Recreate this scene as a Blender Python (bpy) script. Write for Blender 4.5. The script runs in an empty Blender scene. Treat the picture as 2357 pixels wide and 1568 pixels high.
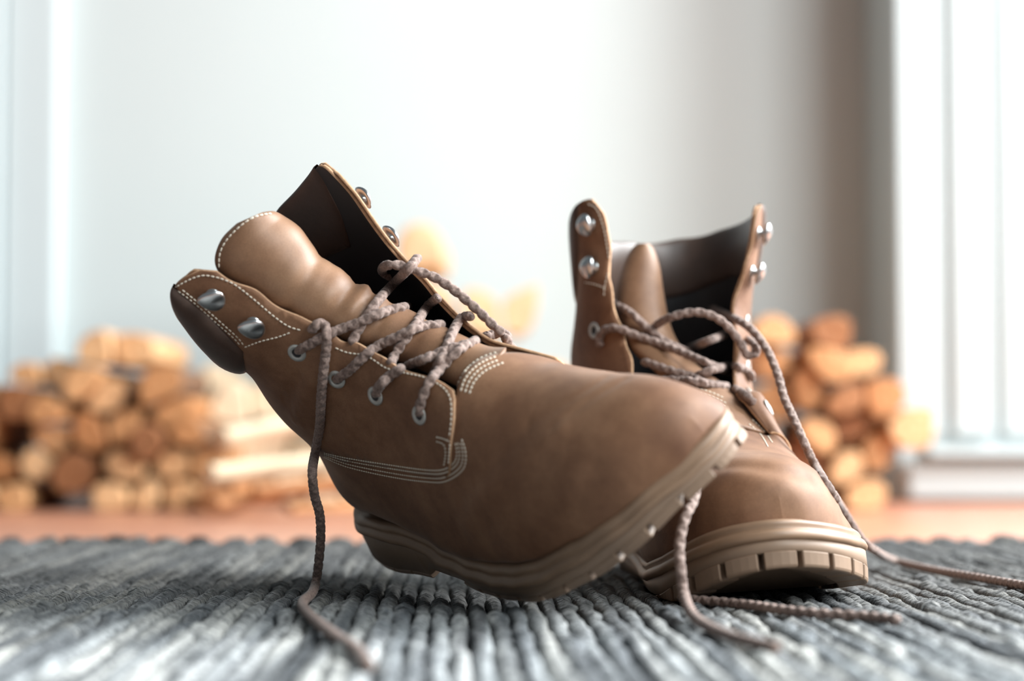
import bpy, math, random
import numpy as np
from mathutils import Vector
from mathutils.bvhtree import BVHTree
from mathutils.geometry import delaunay_2d_cdt
rng=np.random.default_rng(7); random.seed(7)
sc=bpy.context.scene
# ------------------------------------------------------------------ camera, light, exposure
F=4400.; CX,CY=1178.5,784.; PITCH=float(np.arctan((985-784)/F))      # focal length in pixels of the 2357x1568 frame
CAMZ=.102                                                            # lens height above the boards, metres
RUGZ=-9.0                                                            # top of the rug, cm below the lens
FLOORZ=-10.2
cam=bpy.data.objects.new('camera',bpy.data.cameras.new('camera'));sc.collection.objects.link(cam);sc.camera=cam
cam.data.sensor_width=36;cam.data.lens=F/2357*36;cam.location=(0,0,CAMZ);cam.rotation_euler=(math.pi/2+PITCH,0,0)
cam.data.clip_start=.02;cam.data.clip_end=50
cam.data.dof.use_dof=True;cam.data.dof.focus_distance=1.03;cam.data.dof.aperture_fstop=3.6
world=bpy.data.worlds.new('daylight');sc.world=world;world.use_nodes=True
world.node_tree.nodes['Background'].inputs[0].default_value=(.80,.92,1.0,1)
world.node_tree.nodes['Background'].inputs[1].default_value=.13
def area(name,loc,target,sx,sy,power,col):
    d=bpy.data.lights.new(name,'AREA');d.shape='RECTANGLE';d.size=sx;d.size_y=sy;d.energy=power;d.color=col
    o=bpy.data.objects.new(name,d);sc.collection.objects.link(o);o.location=loc
    o.rotation_euler=(Vector(target)-Vector(loc)).to_track_quat('-Z','Y').to_euler();return o
area('window_daylight',(1.9,1.6,1.3),(0,.6,.05),1.2,1.3,152,(.96,.99,1))
area('fill_light_near',(1.7,-.5,1.5),(-.1,1.9,.4),1.3,1.2,66,(.90,.975,1))  # added fill lamp, not a window: lifts the wall and the front of the rug
vs=sc.view_settings;vs.view_transform='Standard';vs.look='None';vs.gamma=1;vs.use_curve_mapping=False;vs.exposure=.48

# ------------------------------------------------------------------ numeric helpers (cm, camera at the origin)
cP,sP=np.cos(PITCH),np.sin(PITCH)
def proj(P):
    P=np.atleast_2d(np.asarray(P,float));X=P[:,0];Y=P[:,1]*cP+P[:,2]*sP;Z=-P[:,1]*sP+P[:,2]*cP
    return np.stack([CX+F*X/Y,CY-F*Z/Y],1)
def ray(px,py):
    x=(px-CX)/F;z=-(py-CY)/F
    return np.array([x,cP-z*sP,sP+z*cP])
def at(px,py,depth):
    d=ray(px,py);return d*(depth/d[1])
def on_plane(px,py,z):
    d=ray(px,py);return d*(z/d[2])
def catmull(pts,n,closed=False):
    pts=np.asarray(pts,float);N=len(pts);out=[]
    t=np.linspace(0,1,n,endpoint=False)[:,None]
    for i in (range(N) if closed else range(N-1)):
        if closed: a,b,c,d=[pts[(i+j)%N] for j in(-1,0,1,2)]
        else: a,b,c,d=pts[max(i-1,0)],pts[i],pts[i+1],pts[min(i+2,N-1)]
        out.append(.5*(2*b+(c-a)*t+(2*a-5*b+4*c-d)*t*t+(3*b-a-3*c+d)*t**3))
    if not closed: out.append(pts[-1:])
    return np.concatenate(out)
def resample(P,step):
    P=np.asarray(P,float);l=np.r_[0,np.cumsum(np.linalg.norm(np.diff(P,axis=0),axis=1))]
    n=max(2,int(round(l[-1]/step))+1);t=np.linspace(0,l[-1],n)
    return np.stack([np.interp(t,l,P[:,i]) for i in range(P.shape[1])],1)
def rotv(r):
    r=np.asarray(r,float);a=np.linalg.norm(r);k=r/a
    K=np.array([[0,-k[2],k[1]],[k[2],0,-k[0]],[-k[1],k[0],0]])
    return np.eye(3)+np.sin(a)*K+(1-np.cos(a))*K@K
def unit(v): return v/(np.linalg.norm(v,axis=-1,keepdims=True)+1e-12)
def gridfaces(n,m,wrap=False,flip=False):
    f=[]
    for i in range(n-1):
        for j in range(m if wrap else m-1):
            q=(i*m+j,i*m+(j+1)%m,(i+1)*m+(j+1)%m,(i+1)*m+j);f.append(q[::-1] if flip else q)
    return f
def nrm(G):
    n=np.cross(np.gradient(G,axis=0),np.gradient(G,axis=1));return unit(n)
def w3(P): return np.asarray(P,float)*.01+np.array([0,0,CAMZ])

# ------------------------------------------------------------------ materials
def new_mat(name):
    m=bpy.data.materials.new(name);m.use_nodes=True;nt=m.node_tree;b=nt.nodes['Principled BSDF'];return m,nt,b
def ramp(nt,fac,stops):
    r=nt.nodes.new('ShaderNodeValToRGB');e=r.color_ramp.elements
    while len(e)<len(stops): e.new(.5)
    for x,(p,c) in zip(e,stops): x.position=p;x.color=(*c,1)
    nt.links.new(fac,r.inputs[0]);return r.outputs[0]
def tex(nt,kind,scale,detail=4,coord='Object',stretch=None,rough=.6):
    tc=nt.nodes.new('ShaderNodeTexCoord');v=tc.outputs[coord]
    if stretch:
        mp=nt.nodes.new('ShaderNodeMapping');mp.inputs['Scale'].default_value=stretch;nt.links.new(v,mp.inputs[0]);v=mp.outputs[0]
    n=nt.nodes.new(kind);n.inputs['Scale'].default_value=scale
    if 'Detail' in n.inputs: n.inputs['Detail'].default_value=detail
    if 'Roughness' in n.inputs: n.inputs['Roughness'].default_value=rough
    nt.links.new(v,n.inputs['Vector']);return n
def bump(nt,b,h,strength,dist):
    x=nt.nodes.new('ShaderNodeBump');x.inputs['Strength'].default_value=strength;x.inputs['Distance'].default_value=dist
    nt.links.new(h,x.inputs['Height']);nt.links.new(x.outputs[0],b.inputs['Normal'])
def mixc(nt,a,c,fac,mode='MIX'):
    m=nt.nodes.new('ShaderNodeMix');m.data_type='RGBA';m.blend_type=mode
    for s,v in((6,a),(7,c)):
        if hasattr(v,'links'): nt.links.new(v,m.inputs[s])
        else: m.inputs[s].default_value=(*v,1)
    if hasattr(fac,'links'): nt.links.new(fac,m.inputs[0])
    else: m.inputs[0].default_value=fac
    return m.outputs[2]
def leather(name,dark,mid,light,rough=.62,spec=.3,bs=.25):
    m,nt,b=new_mat(name)
    n1=tex(nt,'ShaderNodeTexNoise',16,5);n2=tex(nt,'ShaderNodeTexNoise',70,6);n3=tex(nt,'ShaderNodeTexNoise',1400,3)
    c1=ramp(nt,n1.outputs[0],[(.32,dark),(.5,mid),(.68,light)])
    c2=ramp(nt,n2.outputs[0],[(.3,dark),(.7,light)])
    c=mixc(nt,c1,c2,.3);c3=ramp(nt,n3.outputs[0],[(.3,(.82,.82,.82)),(.7,(1.12,1.12,1.12))])
    nt.links.new(mixc(nt,c,c3,.8,'MULTIPLY'),b.inputs['Base Color'])
    b.inputs['Roughness'].default_value=rough;b.inputs['Specular IOR Level'].default_value=spec
    b.inputs['Sheen Weight'].default_value=.16;b.inputs['Sheen Roughness'].default_value=.38;b.inputs['Sheen Tint'].default_value=(1,.93,.86,1)
    bump(nt,b,n3.outputs[0],bs,.0004);return m
def plain(name,col,rough=.6,metal=0.,ns=None,amt=.15,bs=0,spec=.5):
    m,nt,b=new_mat(name);b.inputs['Roughness'].default_value=rough;b.inputs['Metallic'].default_value=metal;b.inputs['Specular IOR Level'].default_value=spec
    col=np.array(col,float)
    if ns:
        n=tex(nt,'ShaderNodeTexNoise',ns,5)
        nt.links.new(ramp(nt,n.outputs[0],[(.3,tuple(col*(1-amt))),(.7,tuple(np.minimum(col*(1+amt),1)))]),b.inputs['Base Color'])
        if bs: bump(nt,b,n.outputs[0],bs,.001)
    else: b.inputs['Base Color'].default_value=(*col,1)
    return m
M={}
M['leather']=leather('brown_nubuck',(.118,.05,.026),(.205,.097,.05),(.325,.172,.095))
M['tongue']=leather('tongue_leather',(.15,.072,.038),(.23,.12,.066),(.30,.17,.097),.48,.32,.15)
M['lining']=plain('dark_lining',(.018,.017,.019),.5,ns=30,amt=.3)
M['edge']=plain('raw_leather_edge',(.55,.33,.19),.8,ns=400,amt=.25)
M['collar']=leather('dark_collar_leather',(.045,.027,.02),(.075,.045,.034),(.11,.068,.05),.42,.45,.1)
M['sole']=plain('tan_rubber',(.25,.165,.11),.55,ns=40,amt=.1,bs=.05)
M['welt']=plain('welt_rubber',(.26,.16,.098),.5,ns=60,amt=.12)
M['thread']=plain('cream_thread',(.74,.66,.54),.8)
M['metal']=plain('brushed_nickel',(.62,.63,.63),.28,1.,ns=200,amt=.1)
M['eyelet']=plain('eyelet_metal',(.50,.50,.47),.45,.5,ns=300,amt=.12)
m,nt,b=new_mat('lace_cord');n=tex(nt,'ShaderNodeTexNoise',900,3);n2=tex(nt,'ShaderNodeTexNoise',60,3)
c=ramp(nt,n.outputs[0],[(.3,(.115,.072,.058)),(.7,(.33,.23,.19))]);c2=ramp(nt,n2.outputs[0],[(.3,(.8,.8,.8)),(.7,(1.1,1.1,1.1))])
nt.links.new(mixc(nt,c,c2,.7,'MULTIPLY'),b.inputs['Base Color']);b.inputs['Roughness'].default_value=.75;b.inputs['Sheen Weight'].default_value=.16;M['lace']=m

# ------------------------------------------------------------------ object helpers
def link(o,parent=None):
    sc.collection.objects.link(o)
    if parent is not None: o.parent=parent
    return o
def mesh_data(name,V,Fc,mats,smooth=True,mi=None):
    me=bpy.data.meshes.new(name);me.from_pydata([tuple(map(float,v)) for v in V],[],Fc)
    for x in (mats if isinstance(mats,(list,tuple)) else [mats]): me.materials.append(x)
    if smooth: me.polygons.foreach_set('use_smooth',[True]*len(me.polygons))
    if mi is not None: me.polygons.foreach_set('material_index',mi)
    me.update();return me
def tag(o,label=None,cat=None,group=None,kind=None):
    if label: o['label']=label
    if cat: o['category']=cat
    if group: o['group']=group
    if kind: o['kind']=kind
    return o
class Thing:
    """an Empty at the base of a thing; parts carry camera-frame cm coordinates"""
    def __init__(s,name,base,label,cat,group=None):
        s.base=w3(base);s.root=bpy.data.objects.new(name,None);s.root.empty_display_size=.02;link(s.root);s.root.location=s.base
        tag(s.root,label,cat,group)
    def part(s,name,V,Fc,mats,smooth=True,mi=None,parent=None,kind=None,label=None):
        o=bpy.data.objects.new(name,mesh_data(name,w3(np.asarray(V).reshape(-1,3))-s.base,Fc,mats,smooth,mi));link(o,parent or s.root)
        if kind: o['kind']=kind
        if label: o['label']=label
        return o
def solidify(o,th,inner=0,rim=0,offset=-1):
    m=o.modifiers.new('thickness','SOLIDIFY');m.thickness=th*.01;m.offset=offset;m.material_offset=inner;m.material_offset_rim=rim;m.use_even_offset=False;return m
def box(x0,x1,y0,y1,z0,z1):
    V=[(x,y,z) for z in(z0,z1) for y in(y0,y1) for x in(x0,x1)]
    return np.array(V,float),[(0,2,3,1),(4,5,7,6),(0,1,5,4),(2,6,7,3),(0,4,6,2),(1,3,7,5)]
def bevel(o,w,seg=2):
    m=o.modifiers.new('soft_edges','BEVEL');m.width=w*.01;m.segments=seg;m.limit_method='ANGLE';return m

# ------------------------------------------------------------------ the room
def wall_mat(name,col,rough=.55):
    m,nt,b=new_mat(name);n=tex(nt,'ShaderNodeTexNoise',3,4);n2=tex(nt,'ShaderNodeTexNoise',160,3);c=np.array(col)
    nt.links.new(ramp(nt,n.outputs[0],[(.3,tuple(c*.97)),(.7,tuple(c))]),b.inputs['Base Color']);b.inputs['Roughness'].default_value=rough
    bump(nt,b,n2.outputs[0],.08,.001);return m
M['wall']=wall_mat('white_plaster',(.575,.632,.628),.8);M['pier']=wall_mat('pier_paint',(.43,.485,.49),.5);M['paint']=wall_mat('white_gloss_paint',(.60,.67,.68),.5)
def struct(name,V,Fc,mat,bev=None,parent=None):
    o=bpy.data.objects.new(name,mesh_data(name,w3(V),Fc,mat,False));link(o,parent)
    if parent is None: o['kind']='structure'
    if bev: bevel(o,bev)
    return o
YW=286.
V,f=box(-260,240,YW,YW+8,FLOORZ-1,190);wall_back=struct('wall_back',V,f,M['wall'])
# panelled side pier on the right: a white face nearer than the wall, its return in shade
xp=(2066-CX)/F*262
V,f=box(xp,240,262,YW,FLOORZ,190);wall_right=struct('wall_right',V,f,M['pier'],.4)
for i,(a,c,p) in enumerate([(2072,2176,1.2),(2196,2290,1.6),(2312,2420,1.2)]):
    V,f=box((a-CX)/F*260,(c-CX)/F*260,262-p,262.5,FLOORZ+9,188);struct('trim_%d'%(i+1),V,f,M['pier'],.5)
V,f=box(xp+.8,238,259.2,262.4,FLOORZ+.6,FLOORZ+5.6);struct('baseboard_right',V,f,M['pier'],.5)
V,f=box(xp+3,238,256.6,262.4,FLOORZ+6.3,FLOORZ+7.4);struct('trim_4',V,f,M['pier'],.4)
# door casing on the left
def cas(i,a,c,p):
    V,f=box((a-CX)/F*YW,(c-CX)/F*YW,YW-p,YW+.5,FLOORZ,188);struct('trim_%d'%i,V,f,M['paint'],.5)
cas(5,-240,8,5.);cas(6,14,138,3.2)
V,f=box((150-CX)/F*YW,(1960-CX)/F*YW,YW-1.6,YW+.5,FLOORZ,FLOORZ+7);struct('baseboard_back',V,f,M['paint'],.4)
# boards
m,nt,b=new_mat('warm_floor_boards');n=tex(nt,'ShaderNodeTexNoise',9,5,stretch=(1,14,14));oi=nt.nodes.new('ShaderNodeObjectInfo')
c=ramp(nt,n.outputs[0],[(.3,(.46,.19,.115)),(.55,(.56,.26,.165)),(.75,(.62,.33,.22))]);c2=ramp(nt,oi.outputs['Random'],[(0,(.9,.9,.9)),(1,(1.08,1.04,1.0))])
nt.links.new(mixc(nt,c,c2,1,'MULTIPLY'),b.inputs['Base Color']);b.inputs['Roughness'].default_value=.33;M['floor']=m
M['gap']=plain('floor_gap',(.10,.05,.03),.9)
V,f=box(-260,240,-30,YW+4,FLOORZ-4,FLOORZ-.5);floor=struct('floor',V,f,M['gap'])
V,f=box(-60,60,-6.4,6.4,-1.2,0);pl=mesh_data('plank',np.asarray(V)*.01,f,M['floor'],False)
for r in range(25):
    yy=-22+r*13.1
    for cidx in range(4):
        xx=-190+cidx*120.3+(r%3)*37-10
        o=bpy.data.objects.new('plank',pl);link(o,floor);o.location=(xx*.01,yy*.01,CAMZ+FLOORZ*.01+random.uniform(-.0002,.0002))

# ------------------------------------------------------------------ rug: thick woven cords running away from the viewer
m,nt,b=new_mat('rug_yarn');oi=nt.nodes.new('ShaderNodeObjectInfo')
tc=nt.nodes.new('ShaderNodeTexCoord');ge=nt.nodes.new('ShaderNodeNewGeometry')
mp=nt.nodes.new('ShaderNodeMapping');nt.links.new(ge.outputs['Position'],mp.inputs[0]);mp.inputs['Scale'].default_value=(1,.05,1)
n=nt.nodes.new('ShaderNodeTexNoise');n.inputs['Scale'].default_value=60;n.inputs['Detail'].default_value=4;nt.links.new(mp.outputs[0],n.inputs['Vector'])
mp2=nt.nodes.new('ShaderNodeMapping');nt.links.new(ge.outputs['Position'],mp2.inputs[0]);mp2.inputs['Scale'].default_value=(.25,1,.25)
n2=nt.nodes.new('ShaderNodeTexNoise');n2.inputs['Scale'].default_value=900;n2.inputs['Detail'].default_value=2;nt.links.new(mp2.outputs[0],n2.inputs['Vector'])
c=ramp(nt,n.outputs[0],[(.32,(.014,.017,.02)),(.44,(.07,.074,.078)),(.57,(.24,.24,.235)),(.70,(.04,.043,.047))])
c2=ramp(nt,n2.outputs[0],[(.38,(.14,.15,.16)),(.58,(1.4,1.37,1.33))]);c3=ramp(nt,oi.outputs['Random'],[(0,(.75,.79,.82)),(.5,(1,1,1)),(1,(1.22,1.18,1.1))])
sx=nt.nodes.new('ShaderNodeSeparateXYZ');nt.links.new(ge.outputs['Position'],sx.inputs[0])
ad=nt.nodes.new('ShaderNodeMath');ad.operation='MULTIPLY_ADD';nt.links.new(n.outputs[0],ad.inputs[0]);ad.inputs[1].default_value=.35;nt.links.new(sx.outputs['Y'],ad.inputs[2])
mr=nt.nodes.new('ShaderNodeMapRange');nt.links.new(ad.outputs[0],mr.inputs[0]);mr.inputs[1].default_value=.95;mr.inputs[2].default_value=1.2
c4=ramp(nt,mr.outputs[0],[(0,(2.2,2.27,2.35)),(1,(.42,.42,.41))])  # light falloff painted into the yarn: brighter toward the lens, darker far off
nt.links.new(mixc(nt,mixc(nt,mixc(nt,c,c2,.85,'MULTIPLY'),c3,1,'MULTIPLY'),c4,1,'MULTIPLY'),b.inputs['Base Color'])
b.inputs['Roughness'].default_value=.7;b.inputs['Sheen Weight'].default_value=.25;b.inputs['Sheen Roughness'].default_value=.4
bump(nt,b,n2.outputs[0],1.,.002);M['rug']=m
rug=bpy.data.objects.new('woven_rug',None);link(rug);rug.location=(0,1.0,CAMZ+FLOORZ*.01);rug.empty_display_size=.05
tag(rug,'grey ribbed rag rug with thick cords under the two boots','rug')
R0,R1=34.,154.
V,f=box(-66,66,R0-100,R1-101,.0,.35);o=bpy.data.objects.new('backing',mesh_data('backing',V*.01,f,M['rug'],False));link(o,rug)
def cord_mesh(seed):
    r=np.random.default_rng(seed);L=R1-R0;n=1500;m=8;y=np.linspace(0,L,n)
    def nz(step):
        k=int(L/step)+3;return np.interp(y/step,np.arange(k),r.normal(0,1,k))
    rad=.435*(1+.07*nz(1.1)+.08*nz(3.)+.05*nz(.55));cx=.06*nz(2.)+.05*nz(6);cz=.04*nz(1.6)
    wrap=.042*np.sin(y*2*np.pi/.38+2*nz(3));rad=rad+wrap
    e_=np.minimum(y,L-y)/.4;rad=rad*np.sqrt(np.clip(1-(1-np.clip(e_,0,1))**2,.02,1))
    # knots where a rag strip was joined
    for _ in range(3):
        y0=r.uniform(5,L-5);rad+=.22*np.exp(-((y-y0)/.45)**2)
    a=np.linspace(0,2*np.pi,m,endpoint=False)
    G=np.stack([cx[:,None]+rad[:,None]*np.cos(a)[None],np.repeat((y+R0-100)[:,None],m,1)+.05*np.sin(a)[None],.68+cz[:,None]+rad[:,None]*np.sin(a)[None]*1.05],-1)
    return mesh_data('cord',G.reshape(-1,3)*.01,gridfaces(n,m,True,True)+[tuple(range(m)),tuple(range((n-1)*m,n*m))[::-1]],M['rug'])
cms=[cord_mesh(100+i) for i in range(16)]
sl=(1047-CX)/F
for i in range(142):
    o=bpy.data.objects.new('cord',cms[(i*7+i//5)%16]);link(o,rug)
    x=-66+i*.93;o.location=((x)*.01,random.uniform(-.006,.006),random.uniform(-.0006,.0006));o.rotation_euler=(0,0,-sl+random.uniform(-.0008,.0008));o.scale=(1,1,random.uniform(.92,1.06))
def lump(seed):
    r=np.random.default_rng(seed);n,m=9,12;t=np.linspace(0,np.pi,n);a=np.linspace(0,2*np.pi,m,endpoint=False)
    G=np.stack([1.05*np.cos(t)[:,None]+0*a[None],.55*np.sin(t)[:,None]*np.cos(a)[None],.52*np.sin(t)[:,None]*np.sin(a)[None]],-1)
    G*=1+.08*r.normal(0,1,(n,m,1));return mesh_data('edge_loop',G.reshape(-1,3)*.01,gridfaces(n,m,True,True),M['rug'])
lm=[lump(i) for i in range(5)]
x=-60.
while x<62:
    o=bpy.data.objects.new('edge_loop',random.choice(lm));link(o,rug);o.location=((x+sl*63)*.01,(R1-100.5+random.uniform(-.4,.5))*.01,(.95+random.uniform(-.1,.22))*.01);s=random.uniform(.75,1.15);o.scale=(s,s,s);o.rotation_euler=(0,0,random.uniform(-.3,.3));x+=random.uniform(1.7,3.2)

# ------------------------------------------------------------------ firewood
def wood_mat():
    m,nt,b=new_mat('split_pine');oi=nt.nodes.new('ShaderNodeObjectInfo')
    n=tex(nt,'ShaderNodeTexNoise',22,5,stretch=(6,1,6));n2=tex(nt,'ShaderNodeTexNoise',8,3)
    c=ramp(nt,n.outputs[0],[(.3,(.40,.18,.068)),(.5,(.56,.30,.13)),(.7,(.68,.43,.22))])
    c2=ramp(nt,oi.outputs['Random'],[(0,(.38,.26,.2)),(.3,(.75,.6,.48)),(.6,(1.02,.98,.95)),(1,(1.15,1.3,1.5))])
    nt.links.new(mixc(nt,c,c2,1,'MULTIPLY'),b.inputs['Base Color']);b.inputs['Roughness'].default_value=.7;bump(nt,b,n.outputs[0],.4,.002);return m
M['wood']=wood_mat();M['bark']=plain('brown_bark',(.16,.085,.045),.9,ns=60,amt=.4,bs=.8)
M['peach']=plain('peach_split_wood',(.66,.44,.25),.7,ns=30,amt=.14,bs=.3)
M['palewood']=plain('pale_split_birch',(.74,.60,.42),.7,ns=40,amt=.1,bs=.3)
def clip(poly,p,n):
    out=[]
    for i in range(len(poly)):
        a,c=poly[i],poly[(i+1)%len(poly)];da,dc=(a-p)@n,(c-p)@n
        if da<=0: out.append(a)
        if da*dc<0: out.append(a+(c-a)*da/(da-dc))
    return out
def log_obj(name,poly,length,pos,rot,mats,label,group,barkp=.35):
    """split billet: irregular polygon section, rounded bark side, slightly twisted along its length"""
    poly=np.array(poly);n=len(poly);P=[]
    for i in range(n):
        a,c=poly[i],poly[(i+1)%n];k=max(1,int(np.linalg.norm(c-a)/1.3))
        for t in np.arange(k)/k: P.append(a+(c-a)*t+rng.normal(0,.06,2))
    P=np.array(P);P=.5*P+.25*(np.roll(P,1,0)+np.roll(P,-1,0));n=len(P);rows=5;V=[];tw=rng.normal(0,.04);tp=rng.uniform(.9,1.05)
    for r in range(rows):
        t=r/(rows-1);a=tw*(t-.5);s=1+(tp-1)*t
        Q=P*s@np.array([[np.cos(a),-np.sin(a)],[np.sin(a),np.cos(a)]]).T+rng.normal(0,.05,P.shape)*(0<r<rows-1)
        for q in Q: V.append((q[0],(t-.5)*length+rng.normal(0,.08),q[1]))
    mi=[];ang=rng.uniform(0,6.28) if rng.random()<barkp else None
    fc=gridfaces(rows,n,True)
    for f_ in fc:
        if ang is None: mi.append(0);continue
        q=P[f_[0]%n];mi.append(1 if np.cos(np.arctan2(q[1],q[0])-ang)>.45 else 0)
    fc+= [tuple(range(n))[::-1],tuple(range((rows-1)*n,rows*n))];mi+=[0,0]
    o=bpy.data.objects.new(name,mesh_data(name,np.array(V)*.01,fc,mats,False,mi));link(o);o.location=w3(pos);o.rotation_euler=rot
    tag(o,label,'firewood',group);bevel(o,.12,1);return o
def pile(polypx,depth,size,gap,label,group,mats,length=26,skip=.06,seed=1,jit=.42):
    r=np.random.default_rng(seed);k=depth/F
    reg=[np.array([(x-CX)*k,-(y-985)*k]) for x,y in polypx];reg=np.array(reg)
    reg[:,1]=np.maximum(reg[:,1],FLOORZ+.05)
    lo,hi=reg.min(0),reg.max(0);S_=[];RW=[];made=[]
    yy=lo[1]+size*.45;row=0
    while yy<hi[1]+size:
        xx=lo[0]+(row%2)*size*.5
        while xx<hi[0]+size: S_.append((xx+r.normal(0,jit*size*.6),yy+r.normal(0,jit*size*.5)));RW.append(row);xx+=size
        yy+=size*.86;row+=1
    kp=[i for i in range(len(S_)) if all(np.hypot(S_[i][0]-S_[j][0],S_[i][1]-S_[j][1])> size*.64 for j in range(i))]
    S_=np.array([S_[i] for i in kp]);RW=[RW[i] for i in kp]
    def inside(p):
        c=False;n=len(reg)
        for i in range(n):
            a,b_=reg[i],reg[(i+1)%n]
            if (a[1]>p[1])!=(b_[1]>p[1]) and p[0]<(b_[0]-a[0])*(p[1]-a[1])/(b_[1]-a[1])+a[0]: c=not c
        return c
    for i,s in enumerate(S_):
        if not inside(s) : continue
        poly=[s+np.array(d)*size*.62 for d in((-1,-1),(1,-1),(1,1),(-1,1))]
        for j,q in enumerate(S_):
            if j!=i and np.linalg.norm(q-s)<size*3:
                d=q-s;L=np.linalg.norm(d);poly=clip(poly,(s+q)/2-d/L*gap*r.uniform(.3,1.3),d/L)
                if len(poly)<3: break
        if len(poly)<3: continue
        poly=clip(poly,np.array([0,FLOORZ+.05]),np.array([0,-1.]))
        if len(poly)<3 or r.random()<skip: continue
        P=np.array(poly);ctr=P.mean(0)
        if np.ptp(P[:,0])<1 or np.ptp(P[:,1])<1: continue
        made.append((RW[i],ctr[0],log_obj('firewood_log',P-ctr,length*r.uniform(.85,1.08),(ctr[0],depth+length/2+r.uniform(-2.5,2.2),ctr[1]),(0,0,r.normal(0,.006)),mats,label,group)))
    rws=sorted({a for a,_,_ in made})
    for a in rws:
        line=sorted([(x,o) for b_,x,o in made if b_==a],key=lambda q:q[0])
        rn='bottom row' if a==rws[0] else 'top row' if a==rws[-1] else ORD[rws.index(a)]+' row up'
        for j,(x,o) in enumerate(line):
            pn='only log' if len(line)==1 else 'leftmost' if j==0 else 'rightmost' if j==len(line)-1 else ORD[j]+' from the left'
            o['label']='%s, %s, %s'%(label,rn,pn)
ORD=['first','second','third','fourth','fifth','sixth','seventh','eighth','ninth','tenth','eleventh','twelfth','thirteenth','fourteenth','fifteenth']
WM=[M['wood'],M['bark']];PM=[M['palewood'],M['bark']]
pile([(-130,1200),(-130,930),(-20,870),(60,840),(150,790),(170,765),(320,765),(370,820),(430,890),(480,990),(520,1100),(530,1200)],234,4.2,.26,
     'split firewood log in the wide left stack','split logs of the left stack',WM,seed=3,skip=.05)
pile([(1735,1200),(1725,810),(1790,745),(1850,732),(1960,755),(2060,790),(2085,850),(2110,900),(2105,1000),(2062,1060),(2045,1200)],234,4.6,.3,
     'split firewood log in the narrow right stack','split logs of the right stack',WM,length=23,seed=11,skip=.07)
pile([(850,1200),(860,620),(930,535),(1000,560),(1090,565),(1160,640),(1215,740),(1280,840),(1300,1200)],250,5.4,.25,
     'split log in the tall middle stack','pale logs of the middle stack',[M['peach'],M['wood']],length=24,seed=5,skip=.03)
pile([(520,1200),(480,980),(420,880),(500,850),(600,880),(700,950),(850,1200)],254,4.8,.2,
     'bleached split log in the low pale stack','bleached logs of the low stack',PM,length=22,seed=9,skip=.04)
def lean(px,py,depth,length,w,rot,label,mats):
    P=np.array([(-w,-w*.45),(w*.9,-w*.5),(w*.7,w*.35),(-w*.2,w*.6),(-w*.9,w*.2)])
    log_obj('firewood_log',P,length,at(px,py,depth),rot,mats,label,'loose split logs between the stacks',.0)
lean(610,1075,220,15,2.2,(.1,-.62,-.95),'pale split log lying askew, beside the left stack and the dangling lace',PM)
lean(705,1120,217,13,2.0,(.1,-.5,-1.1),'orange split log lying askew right behind the dangling lace',WM)
lean(560,1150,217,14,1.7,(0,.2,-.4),'low split log on the floor at the foot of the left stack',WM)
lean(760,1165,222,12,1.5,(0,.1,-.8),'small reddish split log on the floor close to the boot heel',WM)
lean(640,980,240,18,2.6,(.2,-.5,-.9),'cream split log leaning high on the low pale stack left of the boot',PM)
# ------------------------------------------------------------------ boots: a last-shaped surface S(k, theta) fitted to the two boots
OUT=[(0,0),(.45,1.7),(1.9,3.1),(4,3.75),(7.5,3.95),(11,4.2),(14,4.75),(17,5.4),(20,5.9),(23,5.75),(25.5,5.1),(27.8,3.8),(29.4,2.1),(30.3,.1),(30.1,-1.6),(29,-3.2),(27,-4.5),(24.5,-5.1),(21.5,-5.1),(18,-4.6),(14.5,-4.0),(11,-3.65),(7.5,-3.65),(4,-3.6),(1.9,-3.0),(.45,-1.7)]
OUTL=catmull(OUT,8,True)
def zt(x): return np.interp(x,[0,6,10,15,20,24,27,30.5],[3.7,3.5,3.1,2.6,2.35,2.5,2.9,3.6])
def zb(x): return np.interp(x,[0,1,8,12,20,24,27,30.5],[.4,0,0,0,0,.3,.9,1.8])
SEC=np.array([  # xB zB xF zF half-width lateral, medial, widest at, exponents
(29.75,3.0,29.75,5.2,.0,.0,.35,2.5,2.3),(29.6,3.0,29.6,5.9,1.1,1.5,.32,3.2,2.3),(29.1,2.9,29.1,6.7,2.0,2.4,.30,3.6,2.3),
(28.3,2.8,28.3,7.4,2.9,3.2,.28,4,2.3),(27,2.7,27,8.0,3.85,4.05,.26,4.4,2.3),(25,2.5,25,8.6,4.85,4.75,.25,4.6,2.2),
(22.5,2.4,22.5,9.3,5.4,4.95,.25,4.6,2.1),(20,2.4,20,10.3,5.6,4.8,.25,4.6,2.0),(17.5,2.5,17.5,11.9,5.25,4.4,.26,4.6,2.0),
(13.5,2.7,15.4,13.7,4.65,4.05,.28,4.6,2.0),(9,3.0,13.9,15.4,4.25,3.9,.34,4.2,2.0),(4.5,3.3,13.0,16.7,4.15,3.95,.43,3.2,2.1),
(1.2,4.2,12.5,17.7,4.15,3.95,.52,2.5,2.2),(.5,7.5,12.2,18.6,4.15,4.0,.52,2.2,2.2),(1.0,11,12.0,19.5,4.2,4.1,.52,2.2,2.2),
(1.4,14.5,12.0,20.5,4.3,4.2,.52,2.2,2.2),(1.2,17.5,12.1,21.5,4.5,4.5,.52,2.2,2.2)],float)
def secs(k):
    k=np.asarray(k,float);i=np.clip(np.floor(k).astype(int),0,len(SEC)-2);t=(k-i)[...,None]
    a=SEC[np.maximum(i-1,0)];b=SEC[i];c=SEC[i+1];d=SEC[np.minimum(i+2,len(SEC)-1)]
    return .5*(2*b+(c-a)*t+(2*a-5*b+4*c-d)*t*t+(3*b-a-3*c+d)*t**3)
def spow(a,p): return np.sign(a)*np.abs(a)**p
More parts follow.
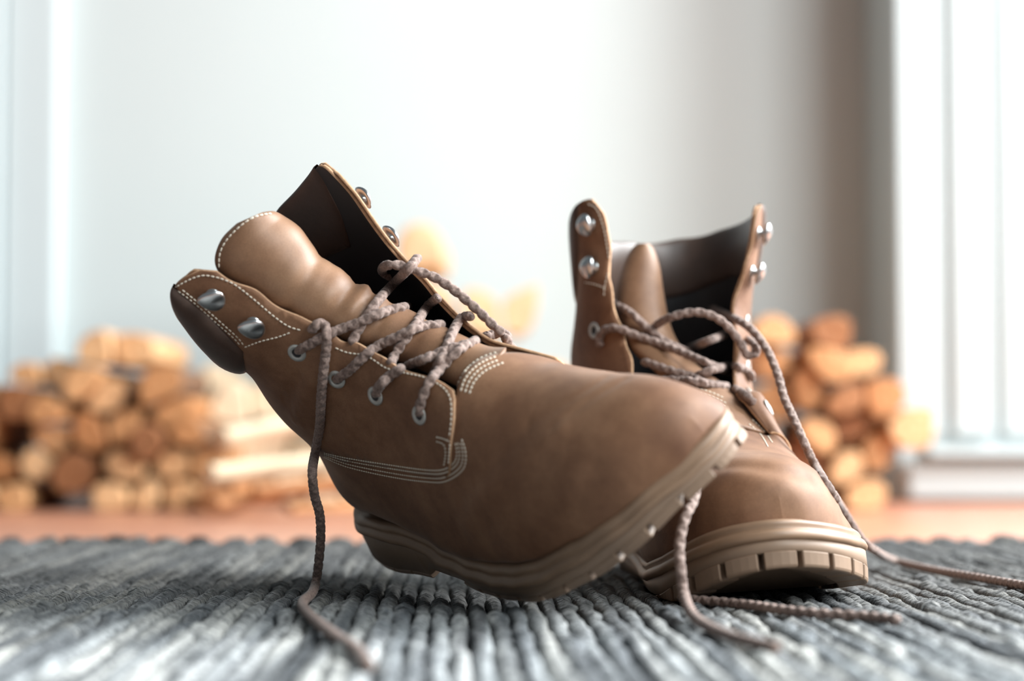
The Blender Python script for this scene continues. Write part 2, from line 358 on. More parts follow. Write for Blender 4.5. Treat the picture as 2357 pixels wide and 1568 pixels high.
def S(k,th):
    k,th=np.broadcast_arrays(np.asarray(k,float),np.asarray(th,float)*np.pi)
    q=secs(k);a=np.cos(th);b=np.sin(th);n=np.where(a>0,q[...,7],q[...,8]);c=q[...,6]
    tau=np.where(a>0,c-c*np.abs(a)**(2/n),c+(1-c)*np.abs(a)**(2/n))
    s=np.where(b>0,q[...,4],q[...,5])*spow(b,2/n)
    return np.stack([q[...,0]+(q[...,2]-q[...,0])*tau,s,q[...,1]+(q[...,3]-q[...,1])*tau],-1)
POSE={'m':(np.array([0.6005165,-0.4615659,-0.8390542]),np.array([2.2162467,103.2852498,-5.8376594]),.985,1),
      'r':(np.array([0.0297579,-0.0776027,-1.4624335]),np.array([11.8739210,107.4661335,-9.1766]),1.04,-1)}
def pose(b,L):
    r,t,s,foot=POSE[b];L=np.asarray(L,float);sh=L.shape;L=L.reshape(-1,3)
    return ((np.stack([L[:,0]-15,-foot*L[:,1],L[:,2]],1)@rotv(r).T+t)*s).reshape(sh)
class Warp:
    def __init__(s,src,dst,lam=.25):
        s.c=src;n=len(src);d=np.linalg.norm(src[:,None]-src[None],axis=2)
        A=np.zeros((n+1,n+1));A[:n,:n]=-d-lam*np.eye(n);A[:n,n]=1;A[n,:n]=1
        s.w=np.linalg.solve(A,np.vstack([dst-src,np.zeros((1,3))]))
    def __call__(s,P):
        P=np.asarray(P,float);sh=P.shape;P=P.reshape(-1,3)
        d=-np.sqrt(((P[:,None]-s.c[None])**2).sum(2)+.3)
        return (P+d@s.w[:-1]+s.w[-1]).reshape(sh)
CURVW=np.c_[OUTL[:,0]*.965+.5,OUTL[:,1]*.93,zt(OUTL[:,0])+.5];CURVT=np.c_[OUTL,zt(OUTL[:,0])];CURVB=np.c_[OUTL,zb(OUTL[:,0])]
LM={'m':dict(W=[(822,1193),(844,1200),(907,1217),(955,1235),(1003,1257),(1051,1283),(1099,1302),(1153,1310),(1210,1305),(1258,1288),(1322,1251),(1386,1209),(1434,1178),(1530,1090),(1606,1021),(1644,983),(1667,953),(1675,934)],
  T=[(818,1216),(901,1245),(1003,1299),(1067,1328),(1131,1347),(1179,1350),(1242,1337),(1322,1296),(1400,1238),(1480,1171),(1568,1110),(1644,1041),(1683,962)],
  B=[(852,1280),(876,1304),(960,1330),(1067,1352),(1131,1378),(1191,1390),(1258,1388),(1335,1353),(1383,1331),(1430,1299),(1495,1247),(1568,1171),(1652,1098),(1707,1033),(1730,1000)],
  SIL=[(1300,838),(1350,848),(1440,863),(1560,888),(1640,918),(575,850),(620,920),(660,970),(720,1020),(750,1070),(785,1140)],
  P=[(7.9,.80,1045,895),(9,.80,940,848),(10.5,.79,830,795),(12.5,.78,738,750),(14,.77,610,685),(15.5,.76,500,622),(16,.66,395,655),(16,.5,415,720),(16,.35,500,808),
     (7.9,1.2,1275,828),(9,1.2,1130,790),(10.5,1.21,1035,712),(12.5,1.22,975,640),(14,1.23,905,570),(15.5,1.24,820,445),(16,1.3,738,368),(16,1.45,700,420),(16,1.6,640,484)]),
 'r':dict(W=[(1591,1247),(1633,1228),(1683,1213),(1759,1201),(1836,1199),(1912,1209),(1950,1219),(1971,1228)],T=[],
  B=[(1990,1330),(1950,1342),(1836,1356),(1720,1364),(1600,1364)],
  SIL=[(1740,900),(1760,960),(1790,1010),(1840,1065),(1880,1095),(1916,1154),(1936,1194),(1322,790),(1320,835)],
  P=[(16,1.3,1345,456),(15.5,1.24,1388,490),(14,1.23,1410,600),(13,1.22,1402,690),(12,1.21,1440,755),
     (16,.7,1745,468),(15.5,.76,1732,540),(14,.77,1712,630),(13,.78,1682,700),(12,.79,1692,770),(10.5,.79,1690,870),(9,.80,1695,930),(8,.8,1770,1000),
     (16,0,1560,553),(16,.25,1660,533),(16,1.75,1450,560),(16,1.5,1325,520)])}
def make_warp(b):
    L=LM[b];src=[];dst=[]
    def add(P,px): src.append(P);dst.append(np.array([at(x,y,p[1]) for (x,y),p in zip(px,P)]))
    for key,C in(('W',CURVW),('T',CURVT),('B',CURVB)):
        if not L[key]: continue
        T=np.array(L[key],float);P=pose(b,C);q=proj(P)
        if b=='m':
            i0=q[:,0].argmin();i1=q[:,0].argmax();n=len(q);idx=[(i0+j)%n for j in range((i1-i0)%n+1)]
            P=P[idx];q=q[idx];al=np.r_[0,np.cumsum(np.linalg.norm(np.diff(q,axis=0),axis=1))];al/=al[-1]
            tl=np.r_[0,np.cumsum(np.linalg.norm(np.diff(T,axis=0),axis=1))];tl/=tl[-1]
            add(np.stack([np.interp(tl,al,P[:,i]) for i in range(3)],1),T)
        else:
            j=((T[:,None]-q[None])**2).sum(2).argmin(1);add(P[j],T)
    add(pose(b,np.array([S(k,t) for k,t,_,_ in L['P']])),[(x,y) for _,_,x,y in L['P']])
    ks=np.linspace(1,15.5,140);ts=np.linspace(0,2,120,endpoint=False)
    G=pose(b,S(ks[:,None],ts[None]));f=(nrm(G)*G).sum(2);m=(f[:,:-1]*f[:,1:]<0)
    C=G[:,:-1][m];q=proj(C);T=np.array(L['SIL'],float);add(C[((T[:,None]-q[None])**2).sum(2).argmin(1)],T)
    src=np.concatenate(src);dst=np.concatenate(dst);keep=[]
    for i in range(len(src)):
        if all(np.linalg.norm(src[i]-src[j])>.35 for j in keep): keep.append(i)
    return Warp(src[keep],dst[keep])

THE={'m':([7.9,9,10.5,12.5,14,15.5,16],[.80,.80,.79,.78,.77,.76,.735],[1.2,1.2,1.21,1.22,1.23,1.24,1.265]),
     'r':([7.9,9,10.5,12.5,14,15.5,16],[.80,.80,.79,.785,.77,.76,.74],[1.2,1.2,1.21,1.215,1.23,1.24,1.26])}
KS=[0,.2,.35,.45,.533,.605,.665];KV=[15.2,15.2,15.1,14.85,14.58,15.16,15.96]     # seam between quarter and padded collar
def kseam(th): th=np.abs(((np.asarray(th)+1)%2)-1);return np.interp(th,KS,KV)

class Boot(Thing):
    def __init__(s,b,base,label):
        super().__init__('leather_boot',base,label,'boot','pair of brown leather boots');s.b=b;s.W=make_warp(b);s.foot=POSE[b][3];s.cre=[];s.bvh=[];s.VF=[]
    def sp(s,k,th,off=0.,cre=True):
        k,th=np.broadcast_arrays(np.asarray(k,float),np.asarray(th,float))
        f=lambda a,c: s.W(pose(s.b,S(a,c)))
        e=.02;P=f(k,th);n=unit(np.cross(f(k+e,th)-f(np.maximum(k-e,0.001),th),f(k,th+e*.4)-f(k,th-e*.4)))*s.sgn
        if cre and s.cre:
            sh=P.shape;Q=P.reshape(-1,3);d=np.zeros(len(Q))
            for C,a,w in s.cre: d+=a*np.exp(-((np.sqrt(((Q[:,None]-C[None])**2).sum(2)).min(1))/w)**2)
            P=P+n*d.reshape(sh[:-1])[...,None]
        return P+n*np.asarray(off)[...,None] if np.ndim(off) else P+n*off
    sgn=1
    def orient(s):
        P0=s.W(pose(s.b,S(np.array(12.),np.array(.5))));s.sgn=1;a=s.sp(12.,.5,.1)
        ctr=s.W(pose(s.b,np.array([[7.,0,11.]])))[0]
        if np.linalg.norm(a-ctr)<np.linalg.norm(P0-ctr): s.sgn=-1
    def reg(s,V,Fc): s.VF.append((np.asarray(V).reshape(-1,3),Fc))
    def build_bvh(s):
        V=[];Fc=[];o=0
        for v,f in s.VF: V+=[tuple(x) for x in v];Fc+=[tuple(i+o for i in q) for q in f];o+=len(v)
        s.tree=BVHTree.FromPolygons(V,Fc)
    def hit(s,px,py):
        d=ray(px,py);h=s.tree.ray_cast(Vector((0,0,0)),Vector(d).normalized())
        if h[0] is None: return None,None
        n=np.array(h[1]);p=np.array(h[0])
        if n@d>0: n=-n
        return p,n
    def crease(s,px,a,w):
        pts=[s.hit(x,y)[0] for x,y in resample(catmull(px,6),8)]
        pts=[p for p in pts if p is not None];s.cre.append((np.array(pts),a,w))
    # ---- pieces
    def faces(s,n,m,wrap=False): return gridfaces(n,m,wrap,s.sgn>0)
    def shell_grid(s):
        ks=np.concatenate([np.linspace(0,1,9)[:-1]**2,np.linspace(1,16,170)]);i0=int(np.argmin(abs(ks-7.86)))
        a,c,d=THE[s.b];L=np.interp(ks,a,c)-.012;R=np.interp(ks,a,d)+.012
        rows=[];nA,nT=56,26
        for k,l,r in zip(ks,L,R): rows.append(np.r_[np.linspace(0,l,nA,endpoint=False),np.linspace(l,r,nT,endpoint=False),np.linspace(r,2,nA,endpoint=False)])
        T=np.array(rows);K=np.repeat(ks[:,None],T.shape[1],1);m=T.shape[1]
        # the leg rim follows the padded collar round the back
        lim=np.where((T<.70)|(T>1.3),15.95,16.0);K=np.minimum(K,lim)
        fc=[];full=s.faces(len(ks),m,True);q=0
        for i in range(len(ks)-1):
            for j in range(m):
                if not(i>=i0 and nA<=j<nA+nT): fc.append(full[q])
                q+=1
        return K,T,fc,full
    def shell(s,creases):
        s.orient();K,T,fc,full=s.shell_grid();V=s.sp(K,T);s.VF=[(V.reshape(-1,3),full)];s.build_bvh()
        for px,a,w in creases: s.crease(px,a,w)
        V=s.sp(K,T);s.VF=[(V.reshape(-1,3),fc)]
        o=s.part('upper',V,fc,[M['leather'],M['lining'],M['edge']]);solidify(o,.2,1,2);s.upper=o
    def quarter(s,side,wav):
        a,c,_=THE[s.b];ke=np.linspace(7.9,15.5,60)
        if s.b=='r': pass
        te=np.interp(ke,a,THE[s.b][1] if side>0 else 2-np.array(THE[s.b][2]))
        te=te+wav*(np.sin(ke*3.1+side)+.6*np.sin(ke*5.3+1))*.5
        poly=[(k,t) for k,t in zip(ke,te)]+[(15.85,te[-1]-.022),(15.97,.70),(15.97,.668)]
        poly+=[(float(kseam(t)),t) for t in np.linspace(.655,.0,26)]
        low=catmull([(13.4,0),(13.3,.2),(12.43,.413),(11.43,.489),(10.07,.549),(8.86,.589),(8.45,.602),(8.22,.633),(8.0,.69),(7.86,.737),(7.84,.78)],6);poly+=[tuple(x) for x in low]
        P=[Vector((k,t*7)) for k,t in poly];n=len(P);pts=list(P)
        def inside(x,y):
            cc=False
            for i in range(n):
                p,q=P[i],P[(i+1)%n]
                if (p.y>y)!=(q.y>y) and x<(q.x-p.x)*(y-p.y)/(q.y-p.y)+p.x: cc=not cc
            return cc
        arr=np.array([(p.x,p.y) for p in P])
        for x in np.arange(7.9,16,.11):
            for y in np.arange(.05,5.7,.11):
                if inside(x,y) and ((arr-(x,y))**2).sum(1).min()>.004: pts.append(Vector((x+random.uniform(-.01,.01),y+random.uniform(-.01,.01))))
        r=delaunay_2d_cdt(pts,[],[list(range(n))],1,1e-6);kt=np.array([(v.x,v.y/7) for v in r[0]])
        th=kt[:,1] if side>0 else 2-kt[:,1]
        V=s.sp(kt[:,0],th,.16);fc=[tuple(f_) for f_ in r[2]]
        # outward winding
        nn=0
        for f_ in fc[:200]:
            g=np.cross(V[f_[1]]-V[f_[0]],V[f_[2]]-V[f_[0]]);nn+=g@(V[f_[0]]-s.sp(kt[f_[0],0],th[f_[0]],0.))
        if nn<0: fc=[f_[::-1] for f_ in fc]
        s.reg(V,fc);o=s.part('quarter_panel',V,fc,[M['leather'],M['lining'],M['edge']]);solidify(o,.17,0,2);return o
    def collar(s,bulge=.55):
        th=np.linspace(-.65,.65,90);m=22;ph=np.linspace(0,2*np.pi,m,endpoint=False);rows=[]
        for t in th:
            k0=float(kseam(t));k1=16.0;e=np.sqrt(max(0,1-(abs(t)/.652)**6))
            u=(1-np.cos(ph))/2;kk=k0-.05+(k1+.12-k0)*u;off=np.where(ph<np.pi,.14*e+.02+bulge*e*np.sin(ph),-.16+.32*e*np.sin(ph))
            rows.append(s.sp(kk,np.full(m,t%2),off))
        V=np.array(rows);f=gridfaces(len(th),m,True,s.sgn<0);s.reg(V,f);s.part('padded_collar',V,f,M['collar'])
    def sole(s):
        o=OUTL;tn=unit(np.roll(o,-1,0)-np.roll(o,1,0));nr=np.stack([-tn[:,1],tn[:,0]],1)
        if ((o+nr*.1-[15,0])**2).sum()>((o-[15,0])**2).sum(): nr=-nr
        x=o[:,0]
        def ring(ins,z):
            p=o+nr*ins
            # keep rings from folding at the tips
            c=np.array([15,0.]);return np.c_[p,z]
        prof=[(2.2,.3),(.95,.3),(.8,.46),(.52,.6),(.36,.59),(.24,.48),(.2,.34),(.26,.2),(.2,.1),(.08,.06),(.02,-.06),(-.03,-.22),(.02,-.36),(.14,-.44),(.6,-.46)]
        V=np.array([ring(i,zt(x)+d) for i,d in prof]);n=len(o);fl=s.foot*1
        f=gridfaces(len(prof),n,True,fl<0);s.part('welt',s.W(pose(s.b,V)),f,M['welt'])
        bb=np.interp(x,[0,8.1,8.35,12.2,12.7,31],[.45,.45,1.25,1.25,.8,.8])
        pr=[(.9,zt(x)-.3),(.3,zt(x)-.38),(.14,zt(x)-.46),(.12,zb(x)+bb+.08),(.2,zb(x)+bb),(1.5,zb(x)+bb),(1.6,zb(x)+.3),(2.2,zb(x)+.25)]
        V=np.array([ring(i,z) for i,z in pr]);V=s.W(pose(s.b,V));V[...,2]=np.maximum(V[...,2],RUGZ+.05);f=gridfaces(len(pr),n,True,fl<0)+[tuple((len(pr)-1)*n+i for i in (range(n) if fl>0 else range(n-1,-1,-1)))]
        os_=s.part('outsole',V,f,M['sole'])
        # lugs round the edge
        fine=catmull(OUT,40,True);l=np.r_[0,np.cumsum(np.linalg.norm(np.diff(np.r_[fine,fine[:1]],axis=0),axis=1))];Lt=l[-1]
        def P(sv): return np.array([np.interp(sv%Lt,l,np.r_[fine[:,i],fine[:1,i]]) for i in(0,1)])
        def lug(a,c,top,ins):
            V=[];m=5
            for sv in np.linspace(a,c,m):
                p=P(sv);t=P(sv+.05)-P(sv-.05);t/=np.linalg.norm(t);q=np.array([-t[1],t[0]])
                if np.linalg.norm(p+q*.1-[15,0])>np.linalg.norm(p-[15,0]) and not(8<p[0]<22): q=-q
                if 8<=p[0]<=22: q=np.array([q[0],-np.sign(p[1])*abs(q[1])])
                z0=float(zb(p[0]));V+=[(*(p+q*.1),z0+top),(*(p+q*.14),z0+.12),(*(p+q*.26),z0),(*(p+q*ins),z0),(*(p+q*ins),z0+top)]
            f=gridfaces(m,5,True,fl>0)+[(0,1,2,3,4) if fl>0 else (4,3,2,1,0),tuple(range((m-1)*5,m*5))[::-1] if fl>0 else tuple(range((m-1)*5,m*5))]
            V=s.W(pose(s.b,np.array(V)));V[:,2]=np.maximum(V[:,2],RUGZ-.12);ob=s.part('lug',V,f,M['sole'],False,parent=os_);bevel(ob,.06,1)
        a=0.
        while a<Lt-.3:
            p=P(a+.8)
            if 8.0<p[0]<12.6: a+=.3;continue
            if p[0]<8: lug(a,a+1.9,.5,1.5);a+=2.0
            else: lug(a,a+1.75,.85,1.7);a+=2.08
    def tongue(s,rows,al,ar,r,dep,cre=(),top=None):
        """rows of (left px, right px, depth at the crown, cm)"""
        R=np.array([(*l,*q,d) for l,q,d in rows],float);R=catmull(R,8);m=34;A=np.radians(np.linspace(al,ar,m));G=[]
        sa=np.sin(A);u=(sa-sa.min())/(sa.max()-sa.min());rr=np.interp(np.linspace(0,1,len(R)),np.linspace(0,1,len(r)),r)
        for row,ra in zip(R,rr):
            px=row[0]+(row[2]-row[0])*u;py=row[1]+(row[3]-row[1])*u
            G.append([at(x,y,row[4]+ra*(1-np.cos(a))) for x,y,a in zip(px,py,A)])
        G=np.array(G);N=nrm(G);
        if (N*G).sum()>0: N=-N
        for pxs,a,w in cre:
            T=np.array([at(x,y,100) for x,y in resample(catmull(pxs,6),6)]);D=G*(100/G[...,1:2])
            d=np.sqrt(((D.reshape(-1,1,3)-T[None])**2).sum(2)).min(1).reshape(G.shape[:2]);G=G+N*(a*np.exp(-(d/w)**2))[...,None]
        n=len(G);f=gridfaces(n,m);g=np.cross(G[1,0]-G[0,0],G[0,1]-G[0,0])
        v0,v1,v2=[G.reshape(-1,3)[i] for i in f[n*m//3][:3]]
        if np.cross(v1-v0,v2-v0)@v0>0: f=[q[::-1] for q in f]
        s.reg(G,f);o=s.part('tongue',G,f,[M['tongue'],M['lining'],M['edge']]);solidify(o,.22,0,0);s.tong=o;return G
    def frame(s,k,th,off):
        p=s.sp(np.array(k),np.array(th),off);q=s.sp(np.array(k),np.array(th),off+.2);n=unit(q-p)
        t=s.sp(np.array(k+.1),np.array(th),off)-s.sp(np.array(k-.1),np.array(th),off);t=unit(t-n*(t@n));return p,n,t,np.cross(n,t)
    def eyelet(s,k,th):
        p,n,t,c=s.frame(k,th,.17);a=np.linspace(0,2*np.pi,24,endpoint=False);ph=np.linspace(0,2*np.pi,8,endpoint=False)
        R=.385+.14*np.cos(ph);H=.06*np.sin(ph)
        V=np.array([[p+(t*np.cos(x)+c*np.sin(x))*R_+n*h for R_,h in zip(R,H)] for x in a])
        f=gridfaces(24,8,True)+[(23*8+j,23*8+(j+1)%8,(j+1)%8,j) for j in range(8)]
        o=s.part('eyelet',V,f,M['eyelet'])
        V=np.array([p+(t*np.cos(x)+c*np.sin(x))*.27+n*.005 for x in a]);s.part('eyelet_hole',V,[tuple(range(24))],M['lining'],parent=o)
    def hook(s,k,th,spin=0.):
        p,n,t,c=s.frame(k,th,.15);co,si=np.cos(spin),np.sin(spin);t,c=t*co+c*si,c*co-t*si
        na,nb=20,12;V=[];a=np.linspace(0,2*np.pi,na,endpoint=False);b_=np.linspace(0,np.pi,nb)
        for y in b_:
            for x in a:
                u=.72*np.sin(y)*np.cos(x);v=.58*np.sin(y)*np.sin(x);w=.26*np.cos(y)
                taper=1-.28*u/.66;v*=taper
                w+=.06*(1-(u/.66)**2)-.16*np.exp(-((u+.5)/.22)**2-(v/.24)**2)*(w>0)
                V.append(p+t*u+c*v+n*(.50+w+.10*u))
        f=gridfaces(nb,na,True)
        o=s.part('lace_hook',V,f,M['metal'])
        V=[];pr=[(.40,0),(.40,.07),(.22,.11),(.19,.42)]
        for R_,h in pr: V+=[p+(t*np.cos(x)+c*np.sin(x))*R_+n*h for x in a]
        s.part('hook_base',V,gridfaces(4,na,True),M['metal'],parent=o)
    def stitches(s,lines,step=.27,ln=.19,r=.04,lift=.0,parent=None,name='stitching'):
        V=[];f=[]
        for px in lines:
            pts=[];
            for x,y in resample(catmull(np.array(px,float),8),3):
                h,n=s.hit(x,y)
                if h is not None: pts.append(np.r_[h+n*(.012+lift),n])
            if len(pts)<3: continue
            pts=np.array(pts)
            # drop jumps in depth
            pts=resample(pts,.05);l=np.r_[0,np.cumsum(np.linalg.norm(np.diff(pts[:,:3],axis=0),axis=1))]
            a=.05
            while a+ln<l[-1]:
                p=np.array([np.interp(a,l,pts[:,i]) for i in range(6)]);q=np.array([np.interp(a+ln,l,pts[:,i]) for i in range(6)]);a+=step
                d=q[:3]-p[:3]
                if np.linalg.norm(d)>ln*1.4: continue
                d=unit(d);n=unit(p[3:]);c=np.cross(d,n);o=len(V);L=ln
                for u,rr in((0,.35),(.2,1),(.5,1.12),(.8,1),(1,.35)):
                    for w in range(6): V.append(p[:3]+d*(u*L)+(c*np.cos(w*np.pi/3)+n*np.sin(w*np.pi/3)*.8)*r*rr)
                f+=[tuple(i+o for i in g) for g in gridfaces(5,6,True)]+[tuple(o+i for i in range(6)),tuple(o+24+i for i in range(6))]
        if V: return s.part(name,V,f,M['thread'],kind='stuff',parent=parent)
    def lace(s,pts,r=.25,name='lace',smooth=9,clampd=True):
        """pts: (px,py,lift) cast on the boot, (px,py,'d',depth) free in space, (px,py,'g') lying on the rug"""
        out=[]
        for p in pts:
            if len(p)>=3 and p[2]=='g':
                q=on_plane(p[0],p[1],RUGZ+r*.75+(p[3] if len(p)>3 else 0));out.append((p[0],p[1],q[1]))
            elif len(p)>=4: out.append((p[0],p[1],p[3]))
            else:
                h,_=s.hit(p[0],p[1]);lift=p[2] if len(p)>2 else .2
                out.append((p[0],p[1],None if h is None else h[1]-lift))
        A=np.array([[a,b_,np.nan if d is None else d] for a,b_,d in out],float)
        i=np.arange(len(A));ok=~np.isnan(A[:,2]);A[:,2]=np.interp(i,i[ok],A[ok,2])
        D=resample(catmull(np.c_[A[:,:2],A[:,2]*20],12),2.);D[:,2]/=20
        
        if clampd:
            for _ in range(3):
                for j in range(6,len(D)-6):
                    h,_n=s.hit(D[j,0],D[j,1])
                    if h is not None: D[j,2]=min(D[j,2],h[1]-r*.8)
                Z=D[:,2].copy()
                for _k in range(25): Z[1:-1]=.5*Z[1:-1]+.25*(Z[:-2]+Z[2:])
                D[:,2]=np.minimum(Z,D[:,2]+.02)
        P=resample(np.array([at(x,y,d) for x,y,d in D]),.045)
        for _ in range(smooth): P[1:-1]=.5*P[1:-1]+.25*(P[:-2]+P[2:])
        T=unit(np.gradient(P,axis=0));n=np.cross(T[0],[0.3,.2,1]);n=unit(n);m=18;ph=np.linspace(0,2*np.pi,m,endpoint=False);V=[]
        for j,(p,t) in enumerate(zip(P,T)):
            n=unit(n-t*(n@t));c=np.cross(t,n);sv=j*.045;w=2*np.pi/.66
            br=np.maximum(np.sin(2*ph+w*sv),np.sin(2*ph-w*sv+1.6));rad=r*(.86+.2*br);e=min(1,(min(j,len(P)-1-j)+.6)/3);rad=rad*e
            V.append(p+(n[None]*np.cos(ph)[:,None]+c[None]*np.sin(ph)[:,None])*rad[:,None])
        V=np.array(V);return s.part(name,V,gridfaces(len(P),m,True)+[tuple(range(m)),tuple(range((len(P)-1)*m,len(P)*m))],M['lace'])

# ---------------------------------------------------------------- the tilted boot
A=Boot('m',(2,101,RUGZ),'brown leather lace-up boot tipped on its side, propped on the other boot')
A.shell([([(1290,990),(1200,1065),(1110,1145),(1075,1215)],.13,.55),([(1210,985),(1120,1080),(1060,1150)],-.09,.45),([(1440,872),(1350,925),(1270,985)],-.07,.22),
  ([(1395,868),(1300,930),(1215,975)],-.06,.2),([(1370,1080),(1330,1160),(1320,1200)],-.05,.5),([(685,960),(715,890),(735,845)],.17,.45),([(740,985),(775,920),(800,880)],-.16,.4),([(800,990),(850,915),(880,880)],.1,.45),([(660,915),(690,860)],-.12,.35)])
A.quarter(1,.011);A.quarter(-1,.013);A.collar();A.sole()
dA=lambda k,th,o=0: float(A.sp(np.array(k),np.array(th),o)[1])
rowsA=[((1075,900),(1165,800),dA(7.6,.95)+.2),((1030,880),(1118,795),dA(8.4,.92)+.4),((960,850),(1045,762),dA(9.4,.9)+.5),((880,820),(962,722),dA(10.4,.9)+.5),((800,790),(898,690),dA(11.5,.9)+.4),
  ((720,760),(846,660),dA(12.6,.9)+.3),((640,715),(782,620),dA(13.7,.9)+.2),((560,670),(724,570),dA(14.7,.9)+.2),((510,635),(692,525),dA(15.4,.9)+.2),((494,598),(655,498),dA(15.8,.9)+.25),((510,550),(630,486),dA(16.,.9)+.3),((545,514),(605,488),dA(16.,.9)+.35)]
A.tongue(rowsA,-48,100,[1.6,1.7,1.9,2.,2.1,2.2,2.3,2.3,2.3,2.2,1.6,1.0],0,
  [([(745,580),(700,650),(660,720)],-.12,.35),([(700,570),(655,650),(630,700)],.07,.5),([(830,635),(780,700),(740,750)],-.2,.3),([(790,610),(745,690)],.07,.35),([(870,660),(830,730),(810,770)],-.15,.25),([(850,650),(805,720)],.1,.25),([(905,690),(870,750),(850,800)],-.14,.3),([(985,735),(950,790),(930,830)],-.12,.3)])
A.build_bvh()
E_=[(8.78,.705),(9.98,.697),(11.31,.677),(12.83,.673)]
for k,t in E_: A.eyelet(k,t);A.eyelet(k,2-t)
for k,t in((14.12,.677),(15.12,.693)): A.hook(k,t,.5);A.hook(k,2-t,-.5)
rowl=lambda o:[(745,1041+o*.35),(800,1052+o*.75),(900,1067+o),(980,1078+o),(1020+o*.2,1077+o),(1043+o*.75,1062+o*.6),(1049+o*.75,1040+o*.1),(1044+o*.6,1015-o*.15)]
A.stitches([rowl(4),rowl(12),rowl(22),rowl(31)],.2,.15,.042)
A.stitches([[(1003,1006),(1020,1010),(1038,1018)],[(1003,1016),(1022,1024),(1026,1045),(1022,1072)],[(1036,1020),(1034,1045),(1032,1072)]],.19,.145,.042)
A.stitches([[(1002,880),(1024,896),(1037,920),(1039,960),(1034,1010)],[(770,800),(800,812),(840,818),(865,832),(890,848),(930,858),(975,868),(1000,880)],
  [(505,640),(540,655),(585,690),(630,728),(665,752),(700,762)],[(402,662),(440,642),(470,634),(505,640)],[(408,668),(450,700),(500,745),(540,780),(556,800)],[(418,666),(460,700),(508,742),(548,778),(562,797)],
  [(562,800),(600,786),(640,776),(672,764)]],.25,.185,.042)
vt=lambda o:[(1046+o,898+o*.3),(1056+o,868+o*.4),(1080+o*.9,838+o*.6),(1110+o*.7,818+o*.8),(1142+o*.5,808+o*.8)]
A.stitches([vt(4),vt(14),vt(24),vt(34)],.24,.17,.05)
A.stitches([[(504,618),(506,585),(520,555),(548,525),(580,502),(612,493),(632,492)]],.29,.22,.05,parent=A.tong)
# laces
A.lace([(968,958,.05),(966,938,.3),(985,885,.32),(1020,842,.45),(1060,803,.5),(1105,780,.5),(1145,768,.35),(1166,772,.3),(1172,790,.0)])
A.lace([(868,912,.05),(868,898,.3),(888,873,.32),(926,847,.32),(964,832,.4),(1003,816,.35),(1041,801,.25),(1078,792,.2)])
A.lace([(776,878,.05),(780,870,.3),(804,853,.32),(834,824,.35),(869,797,.4),(918,774,.45),(964,753,.45),(1022,747,.2)])
A.lace([(688,812,.05),(692,804,.3),(719,790,.32),(746,774,.32),(781,759,.35),(834,740,.4),(888,717,.42),(941,705,.2)])
A.lace([(962,592,'d',dA(12.6,1.22)-.4),(938,621,'d',dA(12,1.1)-.2),(903,656,.3),(872,690,.25),(846,725,.2),(823,763,.2),(807,795,.0)])
A.lace([(1007,686,'d',dA(11,1.2)-.3),(984,705,.5),(961,740,.3),(938,774,.22),(911,813,.2),(899,838,.0)])
A.lace([(1085,728,'d',dA(9.5,1.2)-.2),(1062,732,.45),(1041,767,.3),(1026,805,.22),(1007,843,.2),(997,866,.0)])
d0=dA(12.6,1.22)
A.lace([(905,640,.3),(880,625,.6),(890,611,'d',d0-1.2),(926,612,'d',d0-1.3),(964,625,'d',d0-1.2),(1003,640,'d',d0-1.),(1049,671,'d',d0-1.),(1098,713,'d',d0-1.2),(1137,751,'d',d0-1.6),(1160,770,'d',d0-1.6)])
A.lace([(1160,770,'d',d0-1.6),(1185,808,'d',d0-.6),(1260,850,'d',d0+.6),(1400,890,'d',d0+.5),(1520,925,'d',d0-.5),(1600,990,'d',98.),(1610,1080,'d',96.5),(1597,1150,'d',94.8),(1581,1182,'d',93.8),(1570,1217,'d',93.4),(1564,1262,'d',93.),(1567,1312,'d',92.6),(1575,1370,'d',92.4),(1595,1416,'g',.15),(1629,1442,'g'),(1683,1465,'g'),(1730,1478,'g'),(1790,1492,'g')],clampd=False)
d1=float(A.hit(745,790)[0][1])
A.lace([(715,765,.1),(728,748,.3),(745,745,.35),(752,765,.45),(751,800,.35),(744,860,.35),(739,920,.35),(736,980,.3),(727,1035,.3),(719,1085,'d',101.3),(724,1140,'d',102.2),(736,1185,'d',103),(738,1240,'d',104),(733,1300,'d',105),(726,1345,'d',105.6),(716,1368,'g',.1),(696,1388,'g'),(706,1410,'g'),(740,1440,'g'),(780,1470,'g'),(822,1497,'g'),(850,1535,'g')])

# ---------------------------------------------------------------- the upright boot
B=Boot('r',(13,112,RUGZ),'brown leather lace-up boot standing upright, toe toward the viewer')
B.shell([([(1600,1078),(1700,1070),(1800,1082),(1860,1095)],-.16,.6)])
B.quarter(1,.012);B.quarter(-1,.012);B.collar(.45);B.sole()
dB=lambda k,th,o=0: float(B.sp(np.array(k),np.array(th),o)[1])
rowsB=[((1600,950),(1775,1000),dB(7.7,1.)+.3),((1550,900),(1720,935),dB(8.6,1.)+.35),((1500,850),(1660,880),dB(9.6,1.)+.4),((1450,805),(1600,835),dB(10.6,1.05)+.6),((1425,760),(1560,785),dB(11.6,1.1)+.9),((1418,710),(1540,735),dB(12.4,1.1)+1.3),
  ((1422,655),(1528,675),dB(13.2,1.1)+1.8),((1436,605),(1519,615),dB(13.9,1.1)+2.3),((1454,572),(1507,577),dB(14.4,1.1)+2.7),((1468,560),(1495,561),dB(14.6,1.1)+2.9)]
B.tongue(rowsB,-78,82,[1.8,2.0,2.0,1.9,1.8,1.6,1.4,1.1,.8,.5],0)
B.build_bvh()
for k,t in E_: B.eyelet(k,t);B.eyelet(k,2-t)
for k,t in((14.24,.697),(15.28,.70)): B.hook(k,t,.5);B.hook(k,2-t,-.5)
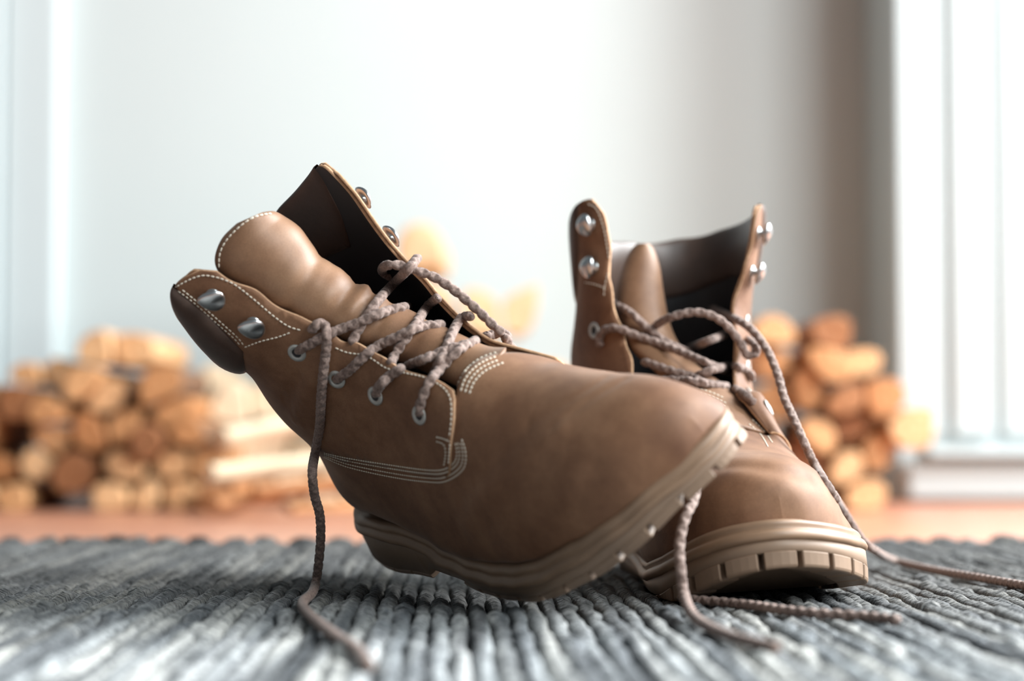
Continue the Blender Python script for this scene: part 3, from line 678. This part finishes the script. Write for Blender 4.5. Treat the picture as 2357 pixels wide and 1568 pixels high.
B.stitches([[(1352,470),(1372,480),(1388,520),(1396,560),(1402,610),(1392,660),(1390,690)],[(1345,650),(1370,655),(1395,665)],[(1722,975),(1750,1000),(1768,1030)],[(1730,965),(1758,992),(1778,1020)]],.26,.19,.04)
vb=lambda o:[(1600-o*.2,893+o),(1640,905+o),(1672+o*.2,920+o)]
B.stitches([vb(0),vb(10),vb(20)],.25,.18,.05)
c0=dB(12,1.)
B.lace([(1640,712,.3),(1693,734,.5),(1732,761,'d',c0-1.),(1766,807,'d',c0-2.),(1789,860,'d',c0-3.),(1804,914,'d',c0-4.),(1823,956,'d',c0-5.),(1846,1008,'d',c0-6),(1868,1056,'d',c0-6),(1890,1096,'d',c0-5),(1915,1135,'d',c0-3),(1950,1190,'d',c0-1),(1985,1243,'d',c0-.5),(2015,1268,'d',c0-.5),(2060,1291,'g',.2),(2150,1313,'g'),(2250,1330,'g'),(2400,1356,'g')])
B.lace([(1500,762,.2),(1512,748,.4),(1540,732,'d',c0-.6),(1586,720,'d',c0-.9),(1624,722,'d',c0-1.1),(1659,738,'d',c0-1.2),(1686,764,'d',c0-1.2),(1705,791,'d',c0-1.2),(1720,818,'d',c0-1.2),(1738,816,'d',c0-1.),(1740,797,'d',c0-.8),(1722,782,.3)])
B.lace([(1412,700,.2),(1448,718,.35),(1487,753,.35),(1525,783,.35),(1571,806,.3),(1620,830,.4),(1652,848,.3)])
B.lace([(1580,806,.3),(1630,785,'d',c0-.4),(1690,763,.2)])
B.lace([(1383,800,.1),(1379,776,.35),(1395,758,.4),(1425,757,.45),(1464,772,.45),(1525,793,.5),(1586,818,'d',c0-1.2),(1644,843,'d',c0-1.6),(1690,860,.2)])
B.lace([(1600,868,.3),(1647,849,'d',c0-2.),(1693,844,.4),(1722,855,.35),(1733,874,.1)])
B.lace([(1480,832,.3),(1540,852,.4),(1594,868,.45),(1624,883,.5),(1678,891,.5),(1712,906,.4),(1738,930,.1)])
B.lace([(1525,875,.3),(1578,876,.4),(1663,888,.3)])
B.lace([(1560,1372,'g'),(1595,1381,'g'),(1644,1385,'g'),(1721,1393,'g'),(1797,1404,'g'),(1874,1412,'g'),(1989,1419,'g'),(2070,1428,'g')])
